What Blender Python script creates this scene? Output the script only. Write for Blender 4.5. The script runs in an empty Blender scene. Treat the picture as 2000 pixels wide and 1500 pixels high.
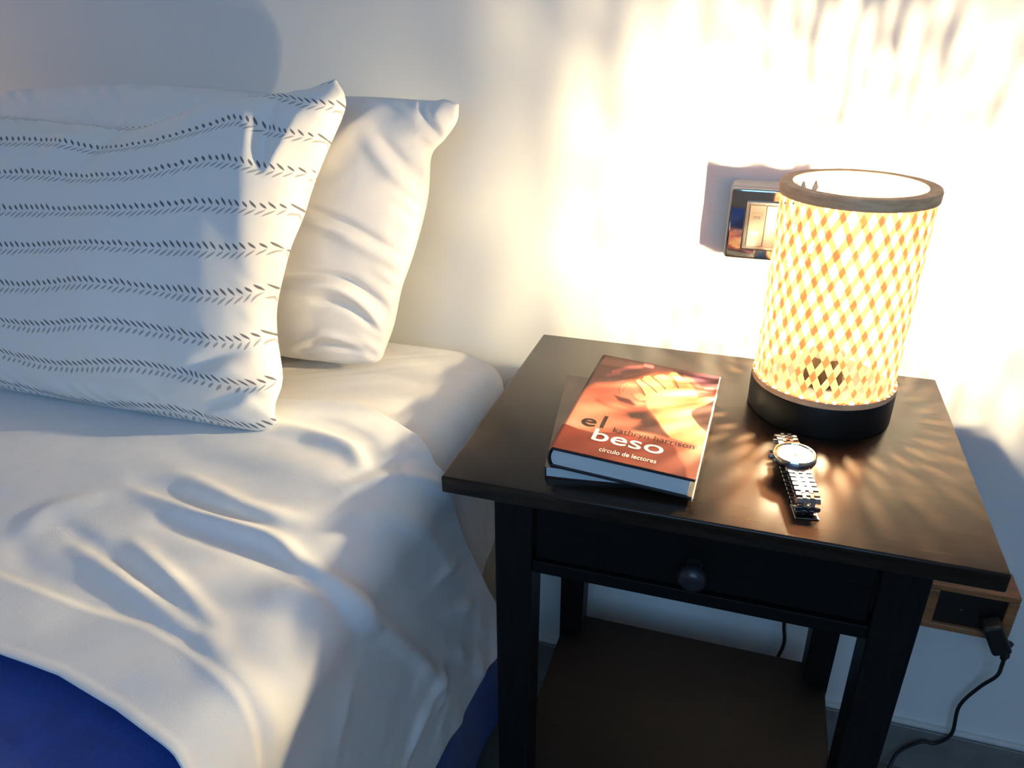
import bpy, bmesh, math, random
import numpy as np
from mathutils import Vector, Matrix

random.seed(7)
rng = np.random.default_rng(7)
sc = bpy.context.scene
C = sc.collection
PI = math.pi

# ------------------------------------------------------------------ camera
cam_d = bpy.data.cameras.new('camera')
cam_d.sensor_width = 36.0
cam_d.lens = 1519.7 / 2000 * 36
cam_d.clip_start = 0.02
cam = bpy.data.objects.new('camera', cam_d)
C.objects.link(cam)
cam.location = (0.2429, -0.5474, 1.0879)
cam.rotation_euler = (1.1109, 0.005, 0.3058)
sc.camera = cam

# ------------------------------------------------------------------ view, world, lights
sc.view_settings.view_transform = 'Standard'
sc.view_settings.look = 'None'
sc.view_settings.exposure = 0.0
sc.view_settings.gamma = 1.0
sc.view_settings.use_curve_mapping = False

world = bpy.data.worlds.new('world')
sc.world = world
world.use_nodes = True
wb = world.node_tree.nodes['Background']
wb.inputs[0].default_value = (0.35, 0.60, 1.0, 1)
wb.inputs[1].default_value = .5


def area_light(name, loc, rot, sx, sy, power, col):
    l = bpy.data.lights.new(name, 'AREA')
    l.shape = 'RECTANGLE'
    l.size = sx
    l.size_y = sy
    l.energy = power
    l.color = col
    o = bpy.data.objects.new(name, l)
    o.location = loc
    o.rotation_euler = rot
    C.objects.link(o)
    return o


WIN = (-.45, 1.25, 1.15, 2.35)       # window opening in the wall behind the camera: x0, x1, z0, z1
area_light('window_daylight', ((WIN[0] + WIN[1]) / 2, -2.04, (WIN[2] + WIN[3]) / 2), (math.radians(78), 0, 0),
           WIN[1] - WIN[0] - .08, WIN[3] - WIN[2] - .08, 17.5, (0.25, 0.57, 1.0))
pl = bpy.data.lights.new('far_side_lamp', 'POINT')
pl.energy = 7.0
pl.color = (1.0, 0.55, 0.22)
pl.shadow_soft_size = 0.06
plo = bpy.data.objects.new('far_side_lamp', pl)
plo.location = (-1.62, 0.18, 1.0)
C.objects.link(plo)
FILAMENT = 25000.0
FILAMENT_COL = (1.0, 0.785, 0.46, 1)


# ------------------------------------------------------------------ materials
def new_mat(name):
    m = bpy.data.materials.new(name)
    m.use_nodes = True
    nt = m.node_tree
    return m, nt, nt.nodes['Principled BSDF']


def mat(name, col, rough=.5, metal=0.0, var=.08, vscale=30, bump=0.0, bscale=200, stretch=(1, 1, 1), spec=.5, coat=0, sheen=0, detail=4):
    m, nt, b = new_mat(name)
    N, L = nt.nodes, nt.links
    tc = N.new('ShaderNodeTexCoord')
    mp = N.new('ShaderNodeMapping')
    mp.inputs['Scale'].default_value = stretch
    L.new(tc.outputs['Object'], mp.inputs['Vector'])
    n = N.new('ShaderNodeTexNoise')
    n.inputs['Scale'].default_value = vscale
    n.inputs['Detail'].default_value = detail
    L.new(mp.outputs[0], n.inputs['Vector'])
    r = N.new('ShaderNodeMapRange')
    r.inputs['From Min'].default_value = .3
    r.inputs['From Max'].default_value = .7
    L.new(n.outputs['Fac'], r.inputs['Value'])
    mx = N.new('ShaderNodeMix')
    mx.data_type = 'RGBA'
    mx.inputs[6].default_value = tuple(c * (1 - var) for c in col) + (1,)
    mx.inputs[7].default_value = tuple(min(1, c * (1 + var)) for c in col) + (1,)
    L.new(r.outputs[0], mx.inputs[0])
    L.new(mx.outputs[2], b.inputs['Base Color'])
    b.inputs['Roughness'].default_value = rough
    b.inputs['Metallic'].default_value = metal
    b.inputs['Specular IOR Level'].default_value = spec
    b.inputs['Coat Weight'].default_value = coat
    b.inputs['Sheen Weight'].default_value = sheen
    if bump:
        n2 = N.new('ShaderNodeTexNoise')
        n2.inputs['Scale'].default_value = bscale
        n2.inputs['Detail'].default_value = 6
        L.new(mp.outputs[0], n2.inputs['Vector'])
        bp = N.new('ShaderNodeBump')
        bp.inputs['Strength'].default_value = bump
        bp.inputs['Distance'].default_value = .002
        L.new(n2.outputs['Fac'], bp.inputs['Height'])
        L.new(bp.outputs[0], b.inputs['Normal'])
    return m


M = {}
M['wall'] = mat('wall_paint', (.76, .77, .75), .8, var=.015, vscale=8, bump=.12, bscale=90)
M['wall_other'] = mat('wall_paint_warm_grey', (.50, .49, .47), .8, var=.015, vscale=8)
M['ceiling'] = mat('ceiling_paint', (.8, .8, .8), .9, var=.01)
M['floor'] = mat('floor_tile', (.13, .125, .115), .35, var=.2, vscale=12, bump=.05)
M['grout'] = mat('floor_grout', (.06, .058, .055), .9)
M['skirting'] = mat('skirting_tile', (.19, .18, .165), .4, var=.15, vscale=25, bump=.05)
M['lit_top'] = mat('skirting_lit_top', (.6, .6, .58), .6, var=.05)  # light on the skirting's top face, put in as a pale colour
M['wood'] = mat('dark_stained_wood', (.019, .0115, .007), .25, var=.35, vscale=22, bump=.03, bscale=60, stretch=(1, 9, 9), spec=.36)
M['wood_leg'] = mat('stained_wood_upright_shaded', (.007, .006, .0055), .5, var=.3, vscale=22, bump=.08, bscale=60, stretch=(9, 9, 1), spec=.22)  # tabletop wood darkened: shade below the top is in the colour
M['wood_low'] = mat('stained_wood_panel_shaded', (.004, .0036, .0034), .5, var=.3, vscale=22, bump=.08, bscale=60, stretch=(1, 9, 9), spec=.22)  # same wood, darker still for shaded aprons, drawer and shelf
M['knob'] = mat('knob_paint', (.02, .02, .024), .3, var=.1)
M['sheet'] = mat('white_cotton_sheet', (.78, .79, .80), .85, var=.02, vscale=60, bump=.10, bscale=700, sheen=.15)
M['fitted'] = mat('cream_cotton_sheet', (.80, .78, .74), .85, var=.02, vscale=60, bump=.10, bscale=700, sheen=.15)
M['mattress'] = mat('beige_ticking', (.42, .37, .27), .85, var=.08, vscale=50, bump=.3, bscale=300)
M['blanket'] = mat('royal_blue_cloth', (.012, .055, .30), .9, var=.15, vscale=45, bump=.35, bscale=350, sheen=.1)
M['pillow'] = mat('white_pillow_cotton', (.82, .80, .78), .85, var=.02, vscale=60, bump=.10, bscale=700, sheen=.15)
M['base'] = mat('black_lacquered_wood', (.007, .006, .0055), .45, var=.3, vscale=30, spec=.2)
M['rim'] = mat('bamboo_rim', (.95, .52, .28), .55, var=.2, vscale=60, stretch=(1, 1, 4), bump=.1)
M['chrome'] = mat('chrome', (.62, .62, .60), .07, metal=1, var=.03)
M['steel'] = mat('brushed_steel', (.26, .26, .27), .26, metal=1, var=.06, vscale=120)
M['dark_steel'] = mat('darker_steel', (.16, .16, .16), .3, metal=1, var=.06)  # darker grey steel for the module frame and clasp
M['dial'] = mat('silver_dial', (.12, .12, .12), .35, var=.03)
M['print_dark'] = mat('dial_print', (.15, .14, .14), .5)
M['gold'] = mat('dial_gold', (.6, .42, .2), .35, metal=.6)
M['box'] = mat('cream_plastic', (.72, .68, .60), .45, var=.02)
M['module'] = mat('beige_grey_module', (.075, .06, .047), .4, var=.03)
M['slot'] = mat('port_black', (.05, .045, .04), .5)
M['port'] = mat('port_white', (.4, .4, .39), .5)
M['amber'] = mat('amber_varnished_wood', (.30, .13, .05), .35, var=.3, vscale=18, stretch=(1, 6, 6))
M['black_panel'] = mat('black_socket_panel', (.012, .008, .007), .35, var=.1)
M['cable'] = mat('black_rubber', (.012, .011, .010), .5, var=.1)
M['pages'] = mat('book_paper', (.66, .72, .74), .8, var=.10, vscale=90, stretch=(.3, .3, 30), bump=.2, bscale=80)
M['pages2'] = mat('paperback_paper', (.62, .70, .72), .8, var=.10, vscale=90, stretch=(.3, .3, 30), bump=.2, bscale=80)
M['board'] = mat('black_book_cloth', (.02, .018, .02), .6, var=.1)
M['brown_cover'] = mat('brown_paperback_cover', (.075, .030, .018), .35, var=.5, vscale=18)
M['ink_brown'] = mat('ink_brown', (.02, .008, .004), .6, spec=.2)
M['ink_cream'] = mat('ink_cream', (.80, .76, .68), .6, spec=.2)
M['white_pvc'] = mat('white_window_frame', (.8, .8, .8), .4)

# colour-attribute print for the dust jacket (flat print)
m, nt, b = new_mat('dust_jacket_print')
at_ = nt.nodes.new('ShaderNodeAttribute')
at_.attribute_name = 'print'
nt.links.new(at_.outputs['Color'], b.inputs['Base Color'])
b.inputs['Roughness'].default_value = .5
b.inputs['Specular IOR Level'].default_value = .22
M['jacket'] = m
M['jacket_edge'] = mat('jacket_paper_edge', (.75, .68, .62), .5)

# translucent bamboo strip
m, nt, b = new_mat('translucent_bamboo_strip')
N, L = nt.nodes, nt.links
b.inputs['Base Color'].default_value = (.78, .56, .34, 1)
b.inputs['Roughness'].default_value = .6
tr = N.new('ShaderNodeBsdfTranslucent')
tr.inputs['Color'].default_value = (1.0, .70, .56, 1)
mx = N.new('ShaderNodeMixShader')
tcn = N.new('ShaderNodeTexCoord')
nz = N.new('ShaderNodeTexNoise')
nz.inputs['Scale'].default_value = 70
mr = N.new('ShaderNodeMapRange')
mr.inputs['To Min'].default_value = .62
mr.inputs['To Max'].default_value = .90
L.new(tcn.outputs['Object'], nz.inputs['Vector'])
L.new(nz.outputs['Fac'], mr.inputs['Value'])
L.new(mr.outputs[0], mx.inputs[0])
L.new(b.outputs[0], mx.inputs[1])
L.new(tr.outputs[0], mx.inputs[2])
L.new(mx.outputs[0], N['Material Output'].inputs['Surface'])
M['strip'] = m

# clear bulb glass: thin clear glass with a faint sheen
m, nt, b = new_mat('clear_bulb_glass')
N, L = nt.nodes, nt.links
t_ = N.new('ShaderNodeBsdfTransparent')
t_.inputs['Color'].default_value = (.97, .97, .97, 1)
g_ = N.new('ShaderNodeBsdfGlossy')
g_.inputs['Roughness'].default_value = .05
mx = N.new('ShaderNodeMixShader')
mx.inputs[0].default_value = .05
L.new(t_.outputs[0], mx.inputs[1])
L.new(g_.outputs[0], mx.inputs[2])
L.new(mx.outputs[0], N['Material Output'].inputs['Surface'])
M['glass'] = m

m, nt, b = new_mat('glowing_filament')
N, L = nt.nodes, nt.links
e_ = N.new('ShaderNodeEmission')
e_.inputs['Color'].default_value = FILAMENT_COL
e_.inputs['Strength'].default_value = FILAMENT
L.new(e_.outputs[0], N['Material Output'].inputs['Surface'])
M['filament'] = m


# printed leaf rows on the front pillow
def leaf_print_material():
    m, nt, b = new_mat('leaf_print_cotton')
    N, L = nt.nodes, nt.links

    def math_(op, a, bb=None, clamp=False):
        n = N.new('ShaderNodeMath')
        n.operation = op
        n.use_clamp = clamp
        for i, v in enumerate((a, bb)):
            if v is None:
                continue
            if isinstance(v, (int, float)):
                n.inputs[i].default_value = v
            else:
                L.new(v, n.inputs[i])
        return n.outputs[0]
    uv = N.new('ShaderNodeUVMap')
    uv.uv_map = 'UVMap'
    sp = N.new('ShaderNodeSeparateXYZ')
    L.new(uv.outputs[0], sp.inputs[0])
    U, V = sp.outputs[0], sp.outputs[1]      # U counts leaves, V counts rows
    row = math_('ROUND', V)
    w = math_('SUBTRACT', V, row)
    # wobble every row a little
    aw = math_('ABSOLUTE', w)
    Uo = math_('ADD', U, math_('MULTIPLY', row, .37))
    k = math_('ADD', Uo, math_('MULTIPLY', aw, 5.8))
    q = math_('FRACT', k)
    idx = math_('FLOOR', k)
    wn = N.new('ShaderNodeTexWhiteNoise')
    wn.noise_dimensions = '2D'
    cb = N.new('ShaderNodeCombineXYZ')
    L.new(idx, cb.inputs[0])
    L.new(row, cb.inputs[1])
    L.new(cb.outputs[0], wn.inputs['Vector'])
    rnd = wn.outputs['Value']
    ln = math_('ADD', math_('MULTIPLY', rnd, .06), .13)
    # leaf shape: widest at mid length
    t = math_('DIVIDE', aw, ln)
    thick = math_('MULTIPLY', math_('MULTIPLY', t, math_('SUBTRACT', 1.15, t)), .80)
    dq = math_('ABSOLUTE', math_('SUBTRACT', q, .5))
    s1 = math_('MULTIPLY', math_('SUBTRACT', thick, dq), 9, True)
    up = math_('GREATER_THAN', 0.0, w)
    strength = math_('ADD', math_('MULTIPLY', up, .33), .56)
    mask = math_('MULTIPLY', s1, strength)
    base = N.new('ShaderNodeTexNoise')
    base.inputs['Scale'].default_value = 60
    mx = N.new('ShaderNodeMix')
    mx.data_type = 'RGBA'
    mx.inputs[6].default_value = (.83, .815, .78, 1)
    mx.inputs[7].default_value = (.05, .05, .065, 1)
    L.new(mask, mx.inputs[0])
    L.new(mx.outputs[2], b.inputs['Base Color'])
    b.inputs['Roughness'].default_value = .85
    b.inputs['Sheen Weight'].default_value = .15
    tc = N.new('ShaderNodeTexCoord')
    n2 = N.new('ShaderNodeTexNoise')
    n2.inputs['Scale'].default_value = 700
    L.new(tc.outputs['Object'], n2.inputs['Vector'])
    bp = N.new('ShaderNodeBump')
    bp.inputs['Strength'].default_value = .10
    bp.inputs['Distance'].default_value = .002
    L.new(n2.outputs['Fac'], bp.inputs['Height'])
    L.new(bp.outputs[0], b.inputs['Normal'])
    return m


M['leaf'] = leaf_print_material()


# ------------------------------------------------------------------ helpers
def link(name, me, m=None, parent=None, smooth=False, kind=None):
    o = bpy.data.objects.new(name, me)
    C.objects.link(o)
    if m is not None:
        me.materials.append(m)
    if smooth:
        me.polygons.foreach_set('use_smooth', [True] * len(me.polygons))
    if parent is not None:
        o.parent = parent
        o.matrix_parent_inverse = Matrix()
    if kind:
        o['kind'] = kind
    return o


def from_bm(name, bm, m, parent=None, smooth=False, kind=None):
    me = bpy.data.meshes.new(name)
    bm.normal_update()
    bm.to_mesh(me)
    bm.free()
    return link(name, me, m, parent, smooth, kind)


def add_box(bm, x0, x1, y0, y1, z0, z1, bevel=0.0, seg=2, mtx=None):
    vs = [bm.verts.new((x, y, z)) for x in (x0, x1) for y in (y0, y1) for z in (z0, z1)]
    fs = []
    for f in ((0, 1, 3, 2), (4, 6, 7, 5), (0, 4, 5, 1), (2, 3, 7, 6), (0, 2, 6, 4), (1, 5, 7, 3)):
        fs.append(bm.faces.new([vs[i] for i in f]))
    geom = vs
    if bevel:
        es = list({e for f in fs for e in f.edges})
        r = bmesh.ops.bevel(bm, geom=es, offset=bevel, segments=seg, profile=.5, affect='EDGES')
        geom = list({v for f in r['faces'] for v in f.verts} | {v for v in vs if v.is_valid})
    if mtx is not None:
        bmesh.ops.transform(bm, matrix=mtx, verts=geom)
    return geom


def box(name, x0, x1, y0, y1, z0, z1, m, parent=None, bevel=0.0, seg=2, kind=None, smooth=False):
    bm = bmesh.new()
    add_box(bm, x0, x1, y0, y1, z0, z1, bevel, seg)
    return from_bm(name, bm, m, parent, smooth, kind)


def lathe(name, prof, m, parent=None, seg=64, axis='Z', center=(0, 0, 0), smooth=True, closed=False, mtx=None):
    """prof: list of (r, z). closed: joins last to first (ring)."""
    bm = bmesh.new()
    rings = []
    for r, z in prof:
        if r < 1e-6:
            rings.append([bm.verts.new((0, 0, z))])
        else:
            rings.append([bm.verts.new((r * math.cos(2 * PI * i / seg), r * math.sin(2 * PI * i / seg), z)) for i in range(seg)])
    pairs = list(zip(rings[:-1], rings[1:]))
    if closed:
        pairs.append((rings[-1], rings[0]))
    for a, bb in pairs:
        for i in range(seg):
            j = (i + 1) % seg
            if len(a) == 1 and len(bb) == 1:
                continue
            if len(a) == 1:
                bm.faces.new((a[0], bb[i], bb[j]))
            elif len(bb) == 1:
                bm.faces.new((a[i], a[j], bb[0]))
            else:
                bm.faces.new((a[i], a[j], bb[j], bb[i]))
    bmesh.ops.recalc_face_normals(bm, faces=bm.faces)
    if axis == 'Y':
        bmesh.ops.rotate(bm, verts=bm.verts, matrix=Matrix.Rotation(PI / 2, 3, 'X'))
    if mtx is not None:
        bmesh.ops.transform(bm, matrix=mtx, verts=bm.verts)
    bmesh.ops.translate(bm, verts=bm.verts, vec=center)
    o = from_bm(name, bm, m, parent, smooth)
    if smooth:
        sharp(o)
    return o


def sharp(o, deg=38):
    me = o.data
    bm = bmesh.new()
    bm.from_mesh(me)
    for e in bm.edges:
        if len(e.link_faces) == 2 and e.calc_face_angle(0) > math.radians(deg):
            e.smooth = False
    bm.to_mesh(me)
    bm.free()


def spline(pts, n):
    """Catmull-Rom through pts, n samples per span."""
    P = [Vector(p) for p in pts]
    P = [P[0] * 2 - P[1]] + P + [P[-1] * 2 - P[-2]]
    out = []
    for i in range(1, len(P) - 2):
        for k in range(n):
            t = k / n
            a, b_, c, d = P[i - 1], P[i], P[i + 1], P[i + 2]
            out.append(.5 * ((2 * b_) + (c - a) * t + (2 * a - 5 * b_ + 4 * c - d) * t * t + (3 * b_ - a - 3 * c + d) * t ** 3))
    out.append(P[-2])
    return out


def tube(name, pts, r, m, parent=None, n=10, seg=10):
    path = spline(pts, n)
    bm = bmesh.new()
    rings = []
    up = Vector((0, 0, 1))
    prev = None
    for i, p in enumerate(path):
        t = (path[min(i + 1, len(path) - 1)] - path[max(i - 1, 0)]).normalized()
        if prev is None:
            prev = t.cross(up)
            if prev.length < 1e-3:
                prev = t.cross(Vector((1, 0, 0)))
        side = (prev - t * prev.dot(t)).normalized()
        prev = side
        nn = t.cross(side)
        rings.append([bm.verts.new(p + (side * math.cos(2 * PI * k / seg) + nn * math.sin(2 * PI * k / seg)) * r) for k in range(seg)])
    for a, bb in zip(rings[:-1], rings[1:]):
        for k in range(seg):
            j = (k + 1) % seg
            bm.faces.new((a[k], a[j], bb[j], bb[k]))
    bm.faces.new(rings[0][::-1])
    bm.faces.new(rings[-1])
    bmesh.ops.recalc_face_normals(bm, faces=bm.faces)
    return from_bm(name, bm, m, parent, True)


def thing(name, label, cat, loc=(0, 0, 0), rotz=0, group=None):
    o = bpy.data.objects.new(name, None)
    C.objects.link(o)
    o.location = loc
    o.rotation_euler = (0, 0, rotz)
    o['label'] = label
    o['category'] = cat
    if group:
        o['group'] = group
    return o


def tag(o, label, cat, group=None):
    o['label'] = label
    o['category'] = cat
    if group:
        o['group'] = group
    return o


def grid_mesh(name, P, m, parent=None, uv=None, wrap=False):
    """P: (nu, nv, 3) array."""
    nu, nv = P.shape[:2]
    me = bpy.data.meshes.new(name)
    idx = np.arange(nu * nv).reshape(nu, nv)
    q = np.stack([idx[:-1, :-1], idx[1:, :-1], idx[1:, 1:], idx[:-1, 1:]], -1).reshape(-1, 4)
    me.from_pydata(P.reshape(-1, 3).tolist(), [], q.tolist())
    if uv is not None:
        l = me.uv_layers.new(name='UVMap')
        li = np.empty(len(me.loops), dtype=np.int32)
        me.loops.foreach_get('vertex_index', li)
        l.data.foreach_set('uv', uv.reshape(-1, 2)[li].ravel())
    me.update()
    return link(name, me, m, parent, True)


def polydist(X, Y, pts):
    """distance to a polyline and the 0..1 position along it."""
    pts = np.array(pts, float)
    seg = np.linalg.norm(np.diff(pts, axis=0), axis=1)
    tot = seg.sum()
    acc = np.r_[0, np.cumsum(seg)]
    best = np.full(X.shape, 1e9)
    pos = np.zeros(X.shape)
    for i in range(len(pts) - 1):
        a, d = pts[i], pts[i + 1] - pts[i]
        t = np.clip(((X - a[0]) * d[0] + (Y - a[1]) * d[1]) / (d @ d), 0, 1)
        dd = np.hypot(X - a[0] - t * d[0], Y - a[1] - t * d[1])
        mm = dd < best
        best = np.where(mm, dd, best)
        pos = np.where(mm, (acc[i] + t * seg[i]) / tot, pos)
    return best, pos


def smooth_pts(pts, n=6):
    return [(p.x, p.y) for p in spline([(a, b_, 0) for a, b_ in pts], n)]


def crease(X, Y, pts, h, w, taper=True):
    d, t = polydist(X, Y, smooth_pts(pts))
    k = np.exp(-(d / w) ** 2) * h
    if taper:
        k = k * np.clip(np.sin(PI * np.clip(t * .9 + .05, 0, 1)), 0, 1) ** .7
    return k


def sstep(a, b_, x):
    t = np.clip((x - a) / (b_ - a), 0, 1)
    return t * t * (3 - 2 * t)


def wnoise(X, Y, seed, f0=6, octs=4):
    """sum of rotated sines, a cheap smooth noise"""
    r = np.random.default_rng(seed)
    out = np.zeros(X.shape)
    amp, f = 1.0, f0
    for _ in range(octs):
        for _ in range(4):
            a = r.uniform(0, 2 * PI)
            ph = r.uniform(0, 2 * PI)
            ff = f * r.uniform(.7, 1.4)
            out += amp * np.sin(ff * (X * math.cos(a) + Y * math.sin(a)) * 2 * PI + ph + 1.5 * np.sin(ff * .6 * (X * math.sin(a) - Y * math.cos(a)) * 2 * PI + ph))
        amp *= .5
        f *= 1.9
    return out / 4


# ------------------------------------------------------------------ room
YW = .436
RX0, RX1, RY0, RZ1 = -2.5, 1.9, -2.1, 2.55
box('wall_back', RX0 - .1, RX1 + .1, YW, YW + .1, -.1, RZ1 + .1, M['wall'], kind='structure')
box('wall_left', RX0 - .1, RX0, RY0 - .1, YW, -.1, RZ1 + .1, M['wall_other'], kind='structure')
box('wall_right', RX1, RX1 + .1, RY0 - .1, YW, -.1, RZ1 + .1, M['wall_other'], kind='structure')
box('ceiling', RX0, RX1, RY0, YW, RZ1, RZ1 + .1, M['ceiling'], kind='structure')
bm = bmesh.new()
add_box(bm, RX0, WIN[0], RY0 - .1, RY0, -.1, RZ1 + .1)
add_box(bm, WIN[1], RX1, RY0 - .1, RY0, -.1, RZ1 + .1)
add_box(bm, WIN[0], WIN[1], RY0 - .1, RY0, -.1, WIN[2])
add_box(bm, WIN[0], WIN[1], RY0 - .1, RY0, WIN[3], RZ1 + .1)
from_bm('wall_front', bm, M['wall_other'], kind='structure')
bm = bmesh.new()
xm = (WIN[0] + WIN[1]) / 2
for a in ((WIN[0], WIN[0] + .05, WIN[2], WIN[3]), (WIN[1] - .05, WIN[1], WIN[2], WIN[3]), (xm - .03, xm + .03, WIN[2], WIN[3]),
          (WIN[0], WIN[1], WIN[2], WIN[2] + .05), (WIN[0], WIN[1], WIN[3] - .05, WIN[3])):
    add_box(bm, a[0], a[1], RY0 - .08, RY0 - .03, a[2], a[3])
wf = from_bm('window_1', bm, M['white_pvc'], kind='structure')
fl = box('floor', RX0, RX1, RY0, YW, -.1, -.004, M['grout'], kind='structure')
# floor tiles near the photographed corner are separate pieces
tile_me = None
T = .33
for i in range(-4, 4):
    for j in range(-3, 1):
        x0 = .19 + i * T
        y1 = YW + j * T
        if tile_me is None:
            bm = bmesh.new()
            add_box(bm, 0.002, T - .002, -T + .002, -.002, -.012, 0, .0015, 1)
            t = from_bm('tile', bm, M['floor'], fl)
            tile_me = t.data
        else:
            t = link('tile', tile_me, None, fl)
        t.location = (x0, y1, 0)
# skirting of tiles, one piece each, with light on the top edge coloured in as a pale strip
bb = bpy.data.objects.new('baseboard_back', bpy.data.meshes.new('baseboard_back'))
bm = bmesh.new()
add_box(bm, RX0, RX1, YW - .009, YW + .001, .089, .097, .003, 2)
bm.to_mesh(bb.data)
bm.free()
bb.data.materials.append(M['lit_top'])
C.objects.link(bb)
bb['kind'] = 'structure'
sk = None
for i in range(-7, 6):
    if sk is None:
        bm = bmesh.new()
        add_box(bm, .001, T - .001, -.011, 0, 0, .089, .0012, 1)
        t = from_bm('skirting_tile', bm, M['skirting'], bb)
        sk = t.data
    else:
        t = link('skirting_tile', sk, None, bb)
    t.location = (.19 + i * T, YW, 0)

# ------------------------------------------------------------------ bedside table
W_, D_, H_ = .46, .35, .70
tb = thing('bedside_table', 'black-brown wooden bedside table with one drawer, beside the bed against the wall', 'table')
bm = bmesh.new()
add_box(bm, 0, W_, 0, D_, H_ - .0175, H_, .0022, 3)
from_bm('tabletop', bm, M['wood'], tb, True)
sharp(tb.children[0])
LX0, LX1, LW = .0425, .4175, .038
LYF, LYB = .024, .308
for lx in (LX0, LX1 - LW):
    for ly in (LYF, LYB):
        bm = bmesh.new()
        vs = add_box(bm, lx, lx + LW, ly, ly + LW, 0, H_ - .0175, .0015, 2)
        # legs taper slightly on their inner faces towards the floor
        cx = LX0 if lx < .2 else LX1
        for v in bm.verts:
            k = 1 - .22 * max(0, (.55 - v.co.z) / .55)
            v.co.x = cx + (v.co.x - cx) * k
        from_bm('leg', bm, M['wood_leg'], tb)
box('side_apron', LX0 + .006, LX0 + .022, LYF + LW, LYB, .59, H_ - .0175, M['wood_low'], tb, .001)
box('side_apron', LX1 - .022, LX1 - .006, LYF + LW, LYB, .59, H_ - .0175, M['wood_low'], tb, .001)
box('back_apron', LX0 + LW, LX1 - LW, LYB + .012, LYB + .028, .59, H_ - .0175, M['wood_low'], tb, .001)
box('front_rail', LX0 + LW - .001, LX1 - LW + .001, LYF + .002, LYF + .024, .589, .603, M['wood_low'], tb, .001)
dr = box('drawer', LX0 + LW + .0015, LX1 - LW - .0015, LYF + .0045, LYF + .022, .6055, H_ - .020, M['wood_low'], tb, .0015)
lathe('knob', [(0, -.028), (.006, -.0275), (.011, -.0250), (.0132, -.0205), (.0125, -.016), (.008, -.011), (.006, -.007), (.0075, 0), (0, 0)],
      M['knob'], dr, 32, 'Y', (0, 0, 0))
kn = dr.children[0]
kn.rotation_euler = (0, 0, 0)
# lathe about +Y: profile z maps to -Y after the quarter turn; place the stem on the drawer front
for v in kn.data.vertices:
    v.co.y = -abs(v.co.y)
kn.location = (.230, LYF + .005, .632)
bm = bmesh.new()
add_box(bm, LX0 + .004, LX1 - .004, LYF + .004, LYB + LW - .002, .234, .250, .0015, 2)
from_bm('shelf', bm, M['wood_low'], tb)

# ------------------------------------------------------------------ table lamp
LXc, LYc, LR = .3297, .241, .0691
ZB, ZT = .7335, .9337
lamp = thing('table_lamp', 'lit cylindrical table lamp of woven bamboo on a black round base', 'lamp', (LXc, LYc, H_))
zz = lambda z: z - H_
lathe('base', [(0, .0002), (LR + .0005, .0002), (LR + .0016, .0015), (LR + .0016, .0305), (LR + .0003, .0325), (LR - .006, .0328), (0, .0328)], M['base'], lamp, 96)
shade = lathe('shade', [(LR + .0010, zz(ZB) - .0005), (LR + .0010, zz(ZB) + .0055), (LR - .0035, zz(ZB) + .0055), (LR - .0035, zz(ZB) - .0005)],
              M['rim'], lamp, 96, closed=True)
lathe('top_rim', [(LR + .0008, zz(ZT) - .0105), (LR + .0012, zz(ZT) - .0015), (LR + .0002, zz(ZT)), (LR - .0105, zz(ZT)), (LR - .0112, zz(ZT) - .0015),
                  (LR - .0112, zz(ZT) - .006), (LR - .0015, zz(ZT) - .0105)], M['rim'], shade, 96, closed=True)
# the weave: two families of thin slats, each crossing over and under the other
NS = 28
z0w, z1w = zz(ZB) + .001, zz(ZT) - .006
cellx = 2 * PI * LR / NS
VD = .030
turn = cellx / VD / LR                      # radians per metre of height
zs = np.linspace(z0w, z1w, 56)


def strip(k, sgn):
    base = 2 * PI * k / NS + rng.normal(0, .007)
    w = .0055 * rng.uniform(.78, 1.25) / 2
    skew = rng.normal(0, .012)
    ang = base + sgn * turn * (zs - z0w) * (1 + skew) + .006 * np.sin(zs * 70 + k * 2.1)
    off = sgn * .00055 * np.cos(PI * (zs - z0w) / (VD / 2))
    al = math.atan(cellx / VD)
    half = w / math.cos(al) / LR            # horizontal half width as an angle
    bm = bmesh.new()
    rows = []
    for a, z, o_ in zip(ang, zs, off):
        r = LR - .0016 + o_
        rows.append([bm.verts.new(((r + dr_) * math.cos(a + da), (r + dr_) * math.sin(a + da), z))
                     for da, dr_ in ((-half, -.00022), (half, -.00022), (half, .00022), (-half, .00022))])
    for a, b_ in zip(rows[:-1], rows[1:]):
        for i in range(4):
            j = (i + 1) % 4
            bm.faces.new((a[i], a[j], b_[j], b_[i]))
    bm.faces.new(rows[0][::-1])
    bm.faces.new(rows[-1])
    bmesh.ops.recalc_face_normals(bm, faces=bm.faces)
    from_bm('bamboo_strip', bm, M['strip'], shade)


for k in range(NS):
    strip(k, 1)
    strip(k, -1)
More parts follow.
